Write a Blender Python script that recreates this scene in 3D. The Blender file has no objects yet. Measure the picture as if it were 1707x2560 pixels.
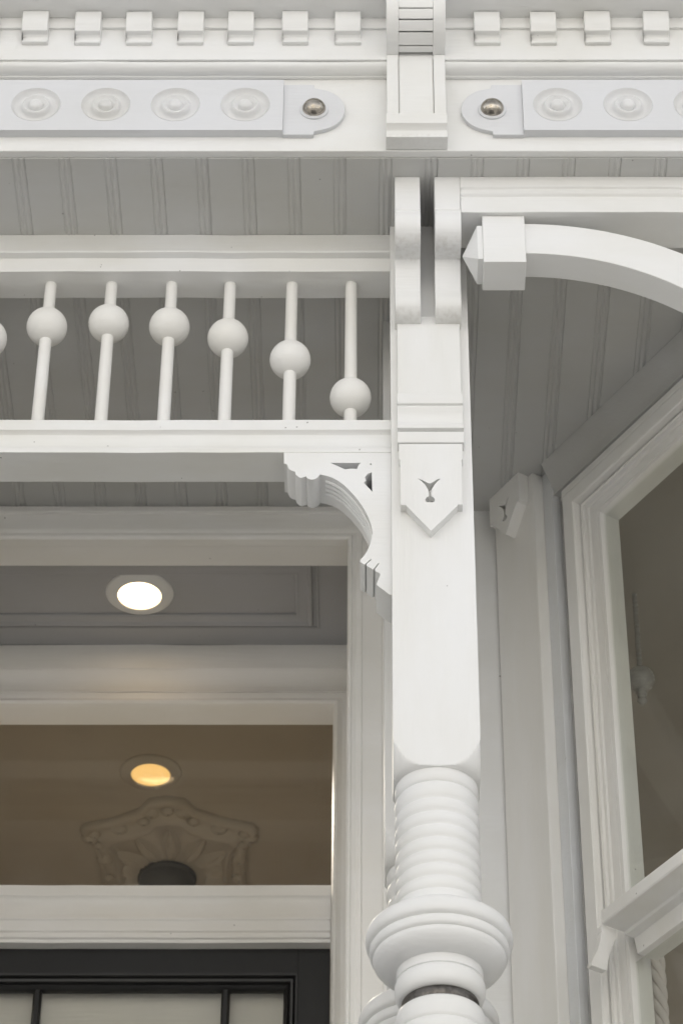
import bpy, math, random
from mathutils import Vector
from mathutils.geometry import tessellate_polygon

random.seed(7)
R = math.radians
scene = bpy.context.scene

# ------------------------------------------------------------------ camera
# The camera stands on the pavement at the origin (ground at z = -1.6) and looks up at the porch.
cam_d = bpy.data.cameras.new('camera')
cam = bpy.data.objects.new('camera', cam_d)
scene.collection.objects.link(cam)
cam.rotation_euler = (R(130.5), 0, 0)
cam_d.sensor_fit = 'VERTICAL'
cam_d.sensor_height = 36
cam_d.lens = 102.63
cam_d.shift_x = -0.02806
cam_d.clip_start = 0.05
cam_d.clip_end = 500
cam_d.dof.use_dof = True
cam_d.dof.focus_distance = 5.0
cam_d.dof.aperture_fstop = 8.0
scene.camera = cam

# ------------------------------------------------------------------ world, sun, exposure
SUN_EL, SUN_AZ = R(46), R(172)        # high behind the house: the facade is in open shade, the street is sunlit
world = bpy.data.worlds.new('World')
scene.world = world
world.use_nodes = True
wn = world.node_tree
wn.nodes.clear()
sky = wn.nodes.new('ShaderNodeTexSky')
sky.sky_type = 'NISHITA'
sky.sun_disc = False
sky.sun_elevation = SUN_EL
sky.sun_rotation = math.pi - SUN_AZ
sky.dust_density = 2.0
hs = wn.nodes.new('ShaderNodeHueSaturation')
hs.inputs['Saturation'].default_value = 0.10
bg = wn.nodes.new('ShaderNodeBackground')
bg.inputs['Strength'].default_value = 0.15
wo_ = wn.nodes.new('ShaderNodeOutputWorld')
wn.links.new(sky.outputs[0], hs.inputs['Color'])
wn.links.new(hs.outputs[0], bg.inputs[0])
wn.links.new(bg.outputs[0], wo_.inputs[0])

sun_d = bpy.data.lights.new('sun', 'SUN')
sun_d.energy = 4.6
sun_d.angle = R(0.5)
sun_d.color = (1.0, 0.98, 0.955)
sun = bpy.data.objects.new('sun', sun_d)
scene.collection.objects.link(sun)
sd = Vector((math.sin(SUN_AZ) * math.cos(SUN_EL), -math.cos(SUN_AZ) * math.cos(SUN_EL), math.sin(SUN_EL)))
sun.rotation_euler = sd.to_track_quat('Z', 'Y').to_euler()

vs = scene.view_settings
vs.view_transform = 'Standard'
vs.look = 'None'
vs.gamma = 1.0
vs.exposure = 1.14
vs.use_curve_mapping = False
scene.cycles.max_bounces = 6
scene.cycles.diffuse_bounces = 4
scene.cycles.glossy_bounces = 3
scene.cycles.transparent_max_bounces = 8

# ------------------------------------------------------------------ materials
def new_mat(name):
    m = bpy.data.materials.new(name)
    m.use_nodes = True
    nt = m.node_tree
    nt.nodes.clear()
    return m, nt, nt.nodes, nt.links

def paint(name, col, rough=0.45, bump=0.22, specks=0.5, wear=0.07, stain=None, coat=0.0, vert=False):
    """Brushed oil paint on wood: faint brush relief, slight tone drift, a few flecks of dirt."""
    m, nt, N, L = new_mat(name)
    out = N.new('ShaderNodeOutputMaterial')
    b = N.new('ShaderNodeBsdfPrincipled')
    b.inputs['Roughness'].default_value = rough
    if coat:
        b.inputs['Coat Weight'].default_value = coat
    geo = N.new('ShaderNodeNewGeometry')
    n1 = N.new('ShaderNodeTexNoise'); n1.inputs['Scale'].default_value = 5.0; n1.inputs['Detail'].default_value = 4
    mp1 = N.new('ShaderNodeMapping'); mp1.inputs['Scale'].default_value = (2.2, 2.2, 0.5) if vert else (0.7, 1.5, 1.5)
    L.new(geo.outputs['Position'], mp1.inputs[0]); L.new(mp1.outputs[0], n1.inputs['Vector'])
    r1 = N.new('ShaderNodeMapRange'); r1.inputs[1].default_value = 0.3; r1.inputs[2].default_value = 0.75
    r1.inputs[3].default_value = 0.0; r1.inputs[4].default_value = 1.0
    L.new(n1.outputs['Fac'], r1.inputs[0])
    mx = N.new('ShaderNodeMix'); mx.data_type = 'RGBA'
    mx.inputs[6].default_value = (*col, 1)
    mx.inputs[7].default_value = (col[0] * (1 - wear), col[1] * (1 - wear * 1.15), col[2] * (1 - wear * 1.7), 1)
    L.new(r1.outputs[0], mx.inputs[0])
    last = mx.outputs[2]
    if specks:
        vo = N.new('ShaderNodeTexVoronoi'); vo.inputs['Scale'].default_value = 55
        L.new(geo.outputs['Position'], vo.inputs['Vector'])
        nd = N.new('ShaderNodeTexNoise'); nd.inputs['Scale'].default_value = 400; nd.inputs['Detail'].default_value = 0
        L.new(geo.outputs['Position'], nd.inputs['Vector'])
        ad = N.new('ShaderNodeMath'); ad.operation = 'MULTIPLY_ADD'; ad.inputs[1].default_value = 0.12
        L.new(nd.outputs['Fac'], ad.inputs[0]); L.new(vo.outputs['Distance'], ad.inputs[2])
        lt = N.new('ShaderNodeMapRange'); lt.inputs[1].default_value = 0.17; lt.inputs[2].default_value = 0.13
        L.new(ad.outputs[0], lt.inputs[0])
        sc_ = N.new('ShaderNodeSeparateColor'); L.new(vo.outputs['Color'], sc_.inputs[0])
        gt = N.new('ShaderNodeMath'); gt.operation = 'GREATER_THAN'; gt.inputs[1].default_value = 1 - 0.05 * specks
        L.new(sc_.outputs[0], gt.inputs[0])
        mu = N.new('ShaderNodeMath'); mu.operation = 'MULTIPLY'
        L.new(lt.outputs[0], mu.inputs[0]); L.new(gt.outputs[0], mu.inputs[1])
        mu2 = N.new('ShaderNodeMath'); mu2.operation = 'MULTIPLY'; mu2.inputs[1].default_value = 0.6
        L.new(mu.outputs[0], mu2.inputs[0])
        m2 = N.new('ShaderNodeMix'); m2.data_type = 'RGBA'
        L.new(mu2.outputs[0], m2.inputs[0]); L.new(last, m2.inputs[6])
        m2.inputs[7].default_value = (0.10, 0.09, 0.08, 1)
        last = m2.outputs[2]
    if stain:
        # water stains: vertical streaks between given heights (a list of (z centre, half height))
        mp = N.new('ShaderNodeMapping'); mp.inputs['Scale'].default_value = (120, 120, 22)
        L.new(geo.outputs['Position'], mp.inputs[0])
        ns = N.new('ShaderNodeTexNoise'); ns.inputs['Scale'].default_value = 1.0; ns.inputs['Detail'].default_value = 4
        L.new(mp.outputs[0], ns.inputs['Vector'])
        rs = N.new('ShaderNodeMapRange'); rs.inputs[1].default_value = 0.42; rs.inputs[2].default_value = 0.72
        L.new(ns.outputs['Fac'], rs.inputs[0])
        sp = N.new('ShaderNodeSeparateXYZ'); L.new(geo.outputs['Position'], sp.inputs[0])
        tot = None
        for zc, hh in stain:
            s1 = N.new('ShaderNodeMath'); s1.operation = 'SUBTRACT'; s1.inputs[1].default_value = zc
            L.new(sp.outputs[2], s1.inputs[0])
            s2 = N.new('ShaderNodeMath'); s2.operation = 'ABSOLUTE'; L.new(s1.outputs[0], s2.inputs[0])
            s3 = N.new('ShaderNodeMapRange'); s3.inputs[1].default_value = hh; s3.inputs[2].default_value = hh * 0.2
            L.new(s2.outputs[0], s3.inputs[0])
            if tot is None:
                tot = s3.outputs[0]
            else:
                s4 = N.new('ShaderNodeMath'); s4.operation = 'MAXIMUM'
                L.new(tot, s4.inputs[0]); L.new(s3.outputs[0], s4.inputs[1]); tot = s4.outputs[0]
        mm = N.new('ShaderNodeMath'); mm.operation = 'MULTIPLY'
        L.new(tot, mm.inputs[0]); L.new(rs.outputs[0], mm.inputs[1])
        mm2 = N.new('ShaderNodeMath'); mm2.operation = 'MULTIPLY'; mm2.inputs[1].default_value = 0.22
        L.new(mm.outputs[0], mm2.inputs[0])
        m3 = N.new('ShaderNodeMix'); m3.data_type = 'RGBA'
        L.new(mm2.outputs[0], m3.inputs[0]); L.new(last, m3.inputs[6])
        m3.inputs[7].default_value = (0.30, 0.26, 0.21, 1)
        last = m3.outputs[2]
    L.new(last, b.inputs['Base Color'])
    mp = N.new('ShaderNodeMapping'); mp.inputs['Scale'].default_value = (90, 90, 7) if vert else (8, 90, 90)
    L.new(geo.outputs['Position'], mp.inputs[0])
    n2 = N.new('ShaderNodeTexNoise'); n2.inputs['Scale'].default_value = 1.6; n2.inputs['Detail'].default_value = 3
    L.new(mp.outputs[0], n2.inputs['Vector'])
    bp = N.new('ShaderNodeBump'); bp.inputs['Strength'].default_value = bump; bp.inputs['Distance'].default_value = 0.0025
    L.new(n2.outputs['Fac'], bp.inputs['Height'])
    L.new(bp.outputs[0], b.inputs['Normal'])
    rr = N.new('ShaderNodeMapRange'); rr.inputs[3].default_value = rough - 0.08; rr.inputs[4].default_value = rough + 0.12
    L.new(n2.outputs['Fac'], rr.inputs[0]); L.new(rr.outputs[0], b.inputs['Roughness'])
    L.new(b.outputs[0], out.inputs[0])
    return m

WHITE = paint('white_paint', (0.785, 0.79, 0.792))
WHITEV = paint('white_paint_upright', (0.785, 0.79, 0.792), vert=True)
SPIN = paint('spindle_paint', (0.79, 0.785, 0.77), specks=0.8)
STAINED = paint('stained_white_paint', (0.785, 0.79, 0.792), stain=[(3.7515, 0.010), (3.640, 0.012), (3.911, 0.008)])
CREAMV = paint('cream_paint_upright', (0.85, 0.845, 0.83), specks=0.3, vert=True)
CREAM = paint('cream_paint', (0.85, 0.845, 0.83), specks=0.2)
LAV = paint('pale_lavender_paint', (0.665, 0.675, 0.70), specks=0.15, wear=0.04)
ROSE = paint('rosette_paint', (0.71, 0.715, 0.725), specks=0.2, bump=0.35)
RAILP = paint('rail_paint', (0.785, 0.79, 0.792), specks=2.6, wear=0.1)
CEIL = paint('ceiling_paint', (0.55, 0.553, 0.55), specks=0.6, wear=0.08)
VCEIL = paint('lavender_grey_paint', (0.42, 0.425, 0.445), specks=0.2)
BLUEW = paint('cool_white_paint', (0.72, 0.735, 0.755), specks=0.1)
BLACK = paint('black_door_paint', (0.012, 0.012, 0.0125), rough=0.42, specks=0, wear=0.1, bump=0.06)
HALLP = paint('hall_plaster', (0.47, 0.43, 0.375), rough=0.8, specks=0, bump=0.1)
ROOMP = paint('room_plaster', (0.38, 0.355, 0.32), rough=0.85, specks=0, bump=0.1)
CURT = paint('sheer_cloth', (0.78, 0.74, 0.72), rough=0.95, specks=0, bump=0.3)

OPAL = paint('opal_white', (0.45, 0.44, 0.42), rough=0.25, specks=0, bump=0.02)

def simple(name, col, rough, metal=0.0, var=0.3, scale=90, bump=0.2):
    m, nt, N, L = new_mat(name)
    out = N.new('ShaderNodeOutputMaterial'); b = N.new('ShaderNodeBsdfPrincipled')
    b.inputs['Metallic'].default_value = metal
    geo = N.new('ShaderNodeNewGeometry')
    n = N.new('ShaderNodeTexNoise'); n.inputs['Scale'].default_value = scale; n.inputs['Detail'].default_value = 5
    L.new(geo.outputs['Position'], n.inputs['Vector'])
    mr = N.new('ShaderNodeMapRange'); mr.inputs[1].default_value = 0.35; mr.inputs[2].default_value = 0.7
    L.new(n.outputs['Fac'], mr.inputs[0])
    mx = N.new('ShaderNodeMix'); mx.data_type = 'RGBA'
    mx.inputs[6].default_value = (*col, 1); mx.inputs[7].default_value = (*[c * (1 - var) for c in col], 1)
    L.new(mr.outputs[0], mx.inputs[0]); L.new(mx.outputs[2], b.inputs['Base Color'])
    r2 = N.new('ShaderNodeMapRange'); r2.inputs[3].default_value = rough; r2.inputs[4].default_value = min(1, rough + 0.2)
    L.new(n.outputs['Fac'], r2.inputs[0]); L.new(r2.outputs[0], b.inputs['Roughness'])
    bp = N.new('ShaderNodeBump'); bp.inputs['Strength'].default_value = bump; bp.inputs['Distance'].default_value = 0.002
    L.new(n.outputs['Fac'], bp.inputs['Height']); L.new(bp.outputs[0], b.inputs['Normal'])
    L.new(b.outputs[0], out.inputs[0])
    return m

HOUSE1 = simple('cream_stucco', (0.66, 0.62, 0.55), 0.8, 0, 0.1, 2)
HOUSE2 = simple('pale_grey_stucco', (0.60, 0.60, 0.60), 0.8, 0, 0.1, 2)
HOUSE3 = simple('white_stucco', (0.74, 0.73, 0.71), 0.8, 0, 0.1, 2)
BRASS = simple('aged_brass', (0.50, 0.46, 0.40), 0.10, 1.0, 0.55, 90, 0.03)
NICKEL = simple('tarnished_metal', (0.16, 0.15, 0.14), 0.33, 1.0, 0.5, 120)
BRONZE = simple('dark_bronze', (0.010, 0.006, 0.004), 0.45, 0.0, 0.4, 60, 0.05)
PAVE = simple('concrete_pavement', (0.20, 0.197, 0.19), 0.85, 0, 0.25, 3)
FLOORM = simple('grey_deck_paint', (0.36, 0.355, 0.345), 0.6, 0, 0.2, 8)
WOOD = simple('pale_carpet', (0.60, 0.55, 0.48), 0.95, 0, 0.2, 40)

def glass(name='window_glass', rough=0.0):
    m, nt, N, L = new_mat(name)
    out = N.new('ShaderNodeOutputMaterial')
    tr = N.new('ShaderNodeBsdfTransparent'); tr.inputs[0].default_value = (0.93, 0.94, 0.92, 1)
    gl = N.new('ShaderNodeBsdfGlossy'); gl.inputs['Roughness'].default_value = rough
    lw = N.new('ShaderNodeLayerWeight'); lw.inputs[0].default_value = 0.5
    pw = N.new('ShaderNodeMath'); pw.operation = 'POWER'; pw.inputs[1].default_value = 5.0
    L.new(lw.outputs['Facing'], pw.inputs[0])
    fr = N.new('ShaderNodeMath'); fr.operation = 'MULTIPLY_ADD'; fr.inputs[1].default_value = 0.957; fr.inputs[2].default_value = 0.043
    L.new(pw.outputs[0], fr.inputs[0])
    geo = N.new('ShaderNodeNewGeometry')
    n = N.new('ShaderNodeTexNoise'); n.inputs['Scale'].default_value = 3.0
    L.new(geo.outputs['Position'], n.inputs['Vector'])
    bp = N.new('ShaderNodeBump'); bp.inputs['Strength'].default_value = 0.03; bp.inputs['Distance'].default_value = 0.01
    L.new(n.outputs['Fac'], bp.inputs['Height']); L.new(bp.outputs[0], gl.inputs['Normal'])
    mx = N.new('ShaderNodeMixShader')
    L.new(fr.outputs[0], mx.inputs[0]); L.new(tr.outputs[0], mx.inputs[1]); L.new(gl.outputs[0], mx.inputs[2])
    # a film of dust and old wipe marks on the glass
    du = N.new('ShaderNodeBsdfDiffuse'); du.inputs[0].default_value = (0.62, 0.61, 0.59, 1)
    nd = N.new('ShaderNodeTexNoise'); nd.inputs['Scale'].default_value = 7.0; nd.inputs['Detail'].default_value = 3
    mpd = N.new('ShaderNodeMapping'); mpd.inputs['Rotation'].default_value = (0.3, 0.5, 0.2); mpd.inputs['Scale'].default_value = (1, 1, 0.45)
    L.new(geo.outputs['Position'], mpd.inputs[0]); L.new(mpd.outputs[0], nd.inputs['Vector'])
    dr_m = N.new('ShaderNodeMapRange'); dr_m.inputs[1].default_value = 0.40; dr_m.inputs[2].default_value = 0.72; dr_m.inputs[4].default_value = 0.03
    L.new(nd.outputs['Fac'], dr_m.inputs[0])
    md_ = N.new('ShaderNodeMixShader')
    L.new(dr_m.outputs[0], md_.inputs[0]); L.new(mx.outputs[0], md_.inputs[1]); L.new(du.outputs[0], md_.inputs[2])
    L.new(md_.outputs[0], out.inputs[0])
    return m
GLASS = glass()
DGLASS = glass('obscured_glass', 0.4)

def emit(name, col, s, col2=None, s2=0):
    m, nt, N, L = new_mat(name)
    out = N.new('ShaderNodeOutputMaterial'); e = N.new('ShaderNodeEmission')
    e.inputs[0].default_value = (*col, 1); e.inputs[1].default_value = s
    L.new(e.outputs[0], out.inputs[0])
    return m
LENS2 = emit('lit_warm_lens', (1.0, 0.58, 0.19), 0.54)
LENS = emit('lit_lens', (1.0, 0.70, 0.40), 3.6)

# ------------------------------------------------------------------ mesh helpers (all coordinates are world metres)
def join(*vfs):
    V, Fc = [], []
    for v, f in vfs:
        o = len(V); V += list(v); Fc += [tuple(i + o for i in q) for q in f]
    return V, Fc

def xf(vf, fn):
    return [fn(*v) for v in vf[0]], vf[1]

def box(x0, x1, y0, y1, z0, z1):
    v = [(x, y, z) for z in (z0, z1) for y in (y0, y1) for x in (x0, x1)]
    return v, [(0, 2, 3, 1), (4, 5, 7, 6), (0, 1, 5, 4), (2, 6, 7, 3), (0, 4, 6, 2), (1, 3, 7, 5)]

def poly_prism(loops, a0, a1, fn):
    """Outline with holes (2-D loops) swept from a0 to a1; fn(p, q, a) -> xyz."""
    flat = [p for lp in loops for p in lp]
    n = len(flat)
    tris = tessellate_polygon([[Vector((p[0], p[1], 0)) for p in lp] for lp in loops])
    V = [fn(p[0], p[1], a0) for p in flat] + [fn(p[0], p[1], a1) for p in flat]
    if len(loops) == 1:
        Fc = [tuple(range(n)), tuple(range(2 * n - 1, n - 1, -1))]
    else:
        Fc = [tuple(t) for t in tris] + [tuple(i + n for i in reversed(t)) for t in tris]
    o = 0
    for lp in loops:
        k = len(lp)
        for i in range(k):
            j = (i + 1) % k
            Fc.append((o + i, o + j, n + o + j, n + o + i))
        o += k
    return V, Fc

def prism_y(loops, y0, y1):      # outline in x,z
    if not isinstance(loops[0][0], (tuple, list)): loops = [loops]
    return poly_prism(loops, y0, y1, lambda p, q, a: (p, a, q))

def prism_x(prof, x0, x1):       # profile in y,z
    if x1 - x0 < 0.5:
        return poly_prism([prof], x0, x1, lambda p, q, a: (a, p, q))
    # long runs are laid in short lengths that wander by a fraction of a millimetre, as old painted timber does
    n = int((x1 - x0) / 0.07); k = len(prof)
    V, Fc = [], []
    rnd = random.Random(int(x0 * 1000 + prof[0][1] * 7777))
    for i in range(n + 1):
        x = x0 + (x1 - x0) * i / n
        e = 0 if i in (0, n) else 0.0006
        dy, dz = rnd.uniform(-e, e), rnd.uniform(-e, e)
        V += [(x, y + dy + rnd.uniform(-e, e) * 0.5, z + dz + rnd.uniform(-e, e) * 0.5) for y, z in prof]
    for i in range(n):
        for j in range(k):
            j2 = (j + 1) % k
            Fc.append((i * k + j, i * k + j2, (i + 1) * k + j2, (i + 1) * k + j))
    Fc += [tuple(range(k)), tuple(range(n * k + k - 1, n * k - 1, -1))]
    return V, Fc

def prism_z(out, z0, z1):
    return poly_prism([out], z0, z1, lambda p, q, a: (p, q, a))

def lathe(prof, cx, cy, seg=48, axis='z', c3=0.0, cap=True):
    """prof: (r, h). axis z: h is world z. axis y: h is depth towards -y measured from c3, centre (cx, z=cy)."""
    V, Fc = [], []
    for r, h in prof:
        for k in range(seg):
            a = 2 * math.pi * k / seg
            if axis == 'z': V.append((cx + r * math.cos(a), cy + r * math.sin(a), h))
            else: V.append((cx + r * math.cos(a), c3 - h, cy + r * math.sin(a)))
    for i in range(len(prof) - 1):
        for k in range(seg):
            k2 = (k + 1) % seg
            Fc.append((i * seg + k, i * seg + k2, (i + 1) * seg + k2, (i + 1) * seg + k))
    if cap:
        Fc.append(tuple(range(seg))); n = (len(prof) - 1) * seg
        Fc.append(tuple(range(n + seg - 1, n - 1, -1)))
    return V, Fc

def sweep_frame(prof, x0, x1, z0, z1, y, fn=lambda x, y, z: (x, y, z), closed=False):
    """Mitred moulding round an opening; prof (a outward, b proud); open at the bottom unless closed."""
    V, Fc = [], []
    for a, b in prof:
        if closed: P = [(x0 - a, z0 - a), (x0 - a, z1 + a), (x1 + a, z1 + a), (x1 + a, z0 - a)]
        else: P = [(x0 - a, z0), (x0 - a, z1 + a), (x1 + a, z1 + a), (x1 + a, z0)]
        V += [fn(px, y - b, pz) for px, pz in P]
    n = len(prof)
    for i in range(n):
        j = (i + 1) % n
        for k in range(4 if closed else 3):
            k2 = (k + 1) % 4
            Fc.append((i * 4 + k, i * 4 + k2, j * 4 + k2, j * 4 + k))
    if not closed:
        Fc.append(tuple(i * 4 for i in range(n))); Fc.append(tuple(i * 4 + 3 for i in reversed(range(n))))
    return V, Fc

def tube(pts, r, seg=8):
    V, Fc = [], []
    pts = [Vector(p) for p in pts]
    for i, p in enumerate(pts):
        t = (pts[min(i + 1, len(pts) - 1)] - pts[max(i - 1, 0)]).normalized()
        s = t.cross(Vector((0, 1, 0))).normalized(); u = s.cross(t)
        for k in range(seg):
            a = 2 * math.pi * k / seg
            q = p + s * (r * math.cos(a)) + u * (r * math.sin(a)); V.append(tuple(q))
    for i in range(len(pts) - 1):
        for k in range(seg):
            k2 = (k + 1) % seg
            Fc.append((i * seg + k, i * seg + k2, (i + 1) * seg + k2, (i + 1) * seg + k))
    Fc.append(tuple(range(seg))); n = (len(pts) - 1) * seg
    Fc.append(tuple(range(n + seg - 1, n - 1, -1)))
    return V, Fc

def arc(cx, cy, r, a0, a1, n, ry=None):
    ry = r if ry is None else ry
    return [(cx + r * math.cos(R(a0 + (a1 - a0) * i / n)), cy + ry * math.sin(R(a0 + (a1 - a0) * i / n))) for i in range(n + 1)]

WO = {}
def world_of(o): return WO[o.name]

def mk(name, vf, mat, parent=None, bevel=0.0, at=None, sharp=32, seg=2):
    V, Fc = vf
    if at is None:
        xs, ys, zs = zip(*V)
        at = ((min(xs) + max(xs)) / 2, (min(ys) + max(ys)) / 2, min(zs))
    me = bpy.data.meshes.new(name)
    me.from_pydata([(x - at[0], y - at[1], z - at[2]) for x, y, z in V], [], Fc)
    import bmesh
    bm = bmesh.new(); bm.from_mesh(me)
    bmesh.ops.recalc_face_normals(bm, faces=bm.faces)
    bm.to_mesh(me); bm.free()
    me.polygons.foreach_set('use_smooth', [True] * len(me.polygons))
    me.set_sharp_from_angle(angle=R(sharp))
    me.materials.append(mat)
    o = bpy.data.objects.new(name, me)
    scene.collection.objects.link(o)
    WO[o.name] = Vector(at)
    o.location = Vector(at) - (world_of(parent) if parent else Vector((0, 0, 0)))
    if parent: o.parent = parent
    if bevel:
        b = o.modifiers.new('bevel', 'BEVEL'); b.width = bevel; b.segments = seg; b.limit_method = 'ANGLE'
        b.angle_limit = R(40); b.use_clamp_overlap = True; b.harden_normals = False
    return o

def clone(o, dx=(0, 0, 0), parent=None):
    c = o.copy(); scene.collection.objects.link(c)
    p = parent if parent is not None else o.parent
    c.parent = p
    c.location = o.location + Vector(dx)
    WO[c.name] = world_of(o) + Vector(dx)
    return c

def clone_tree(o, d, parent=None, top=True):
    c = o.copy(); scene.collection.objects.link(c)
    c.parent = parent
    if top: c.location = o.location + Vector(d)
    WO[c.name] = world_of(o) + Vector(d)
    for ch in list(o.children): clone_tree(ch, d, c, False)
    return c

def thing(name, at, label, cat, group=None):
    o = bpy.data.objects.new(name, None); scene.collection.objects.link(o)
    o.empty_display_size = 0.05
    o.location = at; WO[o.name] = Vector(at)
    return tag(o, label, cat, group)

def tag(o, label, cat, group=None, kind=None):
    o['label'] = label; o['category'] = cat
    if group: o['group'] = group
    if kind: o['kind'] = kind
    return o

def struct(o):
    o['kind'] = 'structure'
    return o

# ------------------------------------------------------------------ layout constants (metres, camera at origin)
XC = -0.475            # axis of the door and of the spindle screen
ZC = 3.900             # porch ceiling
YF = 3.570             # frieze face
YP = 3.755             # post front
YW = 4.563             # door wall
FL = 1.000             # porch floor
GZ = -1.600            # pavement
PX0, PX1 = 0.0360, 0.1745   # post sides
PXC = (PX0 + PX1) / 2
XL, XR = -2.7, 2.4     # how far the house is built to both sides

# ================================================================== SETTING
struct(mk('pavement', box(-60, 60, -80, 3.4, GZ - 0.2, GZ), PAVE))
tag(mk('base_wall', box(XL, XR, 3.50, 9.0, GZ, FL - 0.06), WHITE, bevel=0.004),
    'white base wall under the porch floor, below the frame', 'wall')
struct(mk('porch_floor', box(XL, XR, 3.46, 4.95, FL - 0.057, FL), FLOORM))

# the pale houses across the street, behind the camera: sunlit, they throw light back at this facade
def street_house(x0, x1, top, colour, label):
    cx_ = (x0 + x1) / 2; yb = -15.0
    t = thing('street_house', (cx_, yb - 4, GZ), label, 'house', 'houses across the street')
    mk('wall', box(x0, x1, yb - 8, yb, GZ, top), colour, t)
    bx0, bx1 = x0 + 0.9, x0 + 0.52 * (x1 - x0)
    mk('bay', prism_z([(bx0, yb), (bx0 + 0.8, yb + 0.9), (bx1 - 0.8, yb + 0.9), (bx1, yb)], GZ + 1.2, top - 0.5), colour, t)
    mk('cornice', box(x0 - 0.05, x1 + 0.05, yb - 0.1, yb + 0.35, top, top + 0.4), colour, t)
    for k in range(2):
        z0 = GZ + 2.0 + k * 3.6
        for wx in (bx0 + 1.0, x1 - 2.6):
            yy = yb + 0.91 if wx < bx1 - 0.5 else yb + 0.01
            mk('window', box(wx, wx + 1.2, yy, yy + 0.04, z0, z0 + 2.0), BLACK, t)
    return t
for k, (c_, nm) in enumerate(((HOUSE1, 'cream'), (HOUSE2, 'pale grey'), (HOUSE1, 'cream'), (HOUSE3, 'white'), (HOUSE2, 'pale grey'), (HOUSE1, 'cream'))):
    street_house(-22 + 7.5 * k, -22 + 7.5 * k + 7.3, 8.0 + (k * 37 % 5) * 0.35, c_,
        '%s bay-fronted house %s' % (nm, ('at the far left end of the opposite street row', 'second from the left in the opposite street row', 'in the middle left of the opposite street row',
            'standing right of the middle in the opposite street row', 'next to last on the right of the opposite street row', 'closing the right end of the opposite street row')[k]))

# porch ceiling of beaded boards -------------------------------------------------
BW = 0.0827
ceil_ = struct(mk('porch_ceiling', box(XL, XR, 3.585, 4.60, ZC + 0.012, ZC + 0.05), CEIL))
ceil_['label'] = 'beaded board ceiling running from the frieze back over the porch'
def board_prof(x0):
    f = 0.0
    p = [(0.0001, 0.010), (0.0001, 0.0018), (0.002, 0.0), (0.0595, 0.0), (0.0615, 0.0016), (0.0635, 0.0005),
         (0.0665, -0.001), (0.0695, 0.0005), (0.0712, 0.0016), (0.073, 0.0005), (0.0765, -0.0008), (0.0795, 0.0008), (0.0815, 0.0020), (BW - 0.0001, 0.0020), (BW - 0.0001, 0.010)]
    return [(x0 + a, ZC + b) for a, b in p]
x_start = -0.055 + 0.0105 - BW
n0 = int((x_start - XL) / BW)
xb = x_start - n0 * BW
first = None
i = 0
while xb + BW < 1.3:
    if first is None:
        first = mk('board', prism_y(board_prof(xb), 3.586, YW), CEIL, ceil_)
    else:
        b_ = clone(first, (i * BW, 0, random.uniform(-0.0006, 0.0006)))
    xb += BW; i += 1

# ================================================================== ENTABLATURE
def r_prof(cx, cz, pts): return [(cx + a, cz + b) for a, b in pts]
ent = thing('frieze', (XC, YF, ZC), 'white wooden frieze with dentil blocks and rosette panels along the porch top', 'frieze')
mk('fascia', box(XL, XR, YF, 3.586, ZC + 0.003, 4.125), WHITE, ent, bevel=0.0015)
mk('upper_fascia', box(XL, XR, 3.537, 3.5865, 4.1135, 4.30), WHITE, ent)
bead = [(3.5695, 4.1128), (3.5415, 4.1128), (3.5405, 4.1095), (3.5415, 4.1060), (3.5450, 4.1020), (3.5510, 4.0985), (3.5580, 4.0970), (3.5620, 4.0975), (3.5635, 4.0955), (3.5695, 4.0955)]
mk('bead_moulding', prism_x(bead, XL, XR), WHITE, ent)
mk('ledge', prism_x([(3.530, 4.30), (3.530, 4.2), (3.5315, 4.1965), (3.5375, 4.1965), (3.5375, 4.30)], XL, XR), WHITE, ent)
sof = [(3.4785, 4.222), (3.53, 4.222), (3.53, 4.425), (3.39, 4.425), (3.39, 4.41), (3.40, 4.40), (3.415, 4.375), (3.435, 4.335), (3.45, 4.30), (3.458, 4.275), (3.462, 4.24), (3.4785, 4.24)]
mk('cornice_soffit', prism_x(sof, XL, XR), WHITE, ent)
mk('light_blocking_roof', box(XL, XR, 3.385, 9.0, 4.426, 4.9), WHITE, ent)  # unseen slab added over the house to keep sky light out
# dentils
dprof = [(3.5375, 4.2215), (3.5112, 4.2215), (3.5112, 4.198), (3.5135, 4.188), (3.5185, 4.181), (3.5200, 4.176), (3.530, 4.1755)] + \
        [(3.5345, 4.172), (3.5352, 4.168), (3.534, 4.164), (3.531, 4.160), (3.5285, 4.157), (3.5285, 4.1535), (3.5375, 4.1535)]
dents = [-0.6186, -0.5226, -0.4265, -0.3321, -0.2393, -0.1396, -0.0416]
dents += [2 * XC - d for d in dents if 2 * XC - d < -0.66]
dents += [0.2145, 0.3185, 0.4201, 0.5274] + [0.5274 + 0.104 * k for k in range(1, 8)]
d0 = None
for d in dents:
    if d0 is None:
        d0 = mk('dentil', prism_x(dprof, d - 0.024, d + 0.024), WHITE, ent, bevel=0.0016); dx0 = d
    else:
        dd = clone(d0, (d - dx0 + random.uniform(-.0015, .0015), random.uniform(-.0012, .0012), random.uniform(-0.0015, 0)))
        dd.rotation_euler = (0, random.uniform(-0.012, 0.012), random.uniform(-0.015, 0.015))

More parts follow.
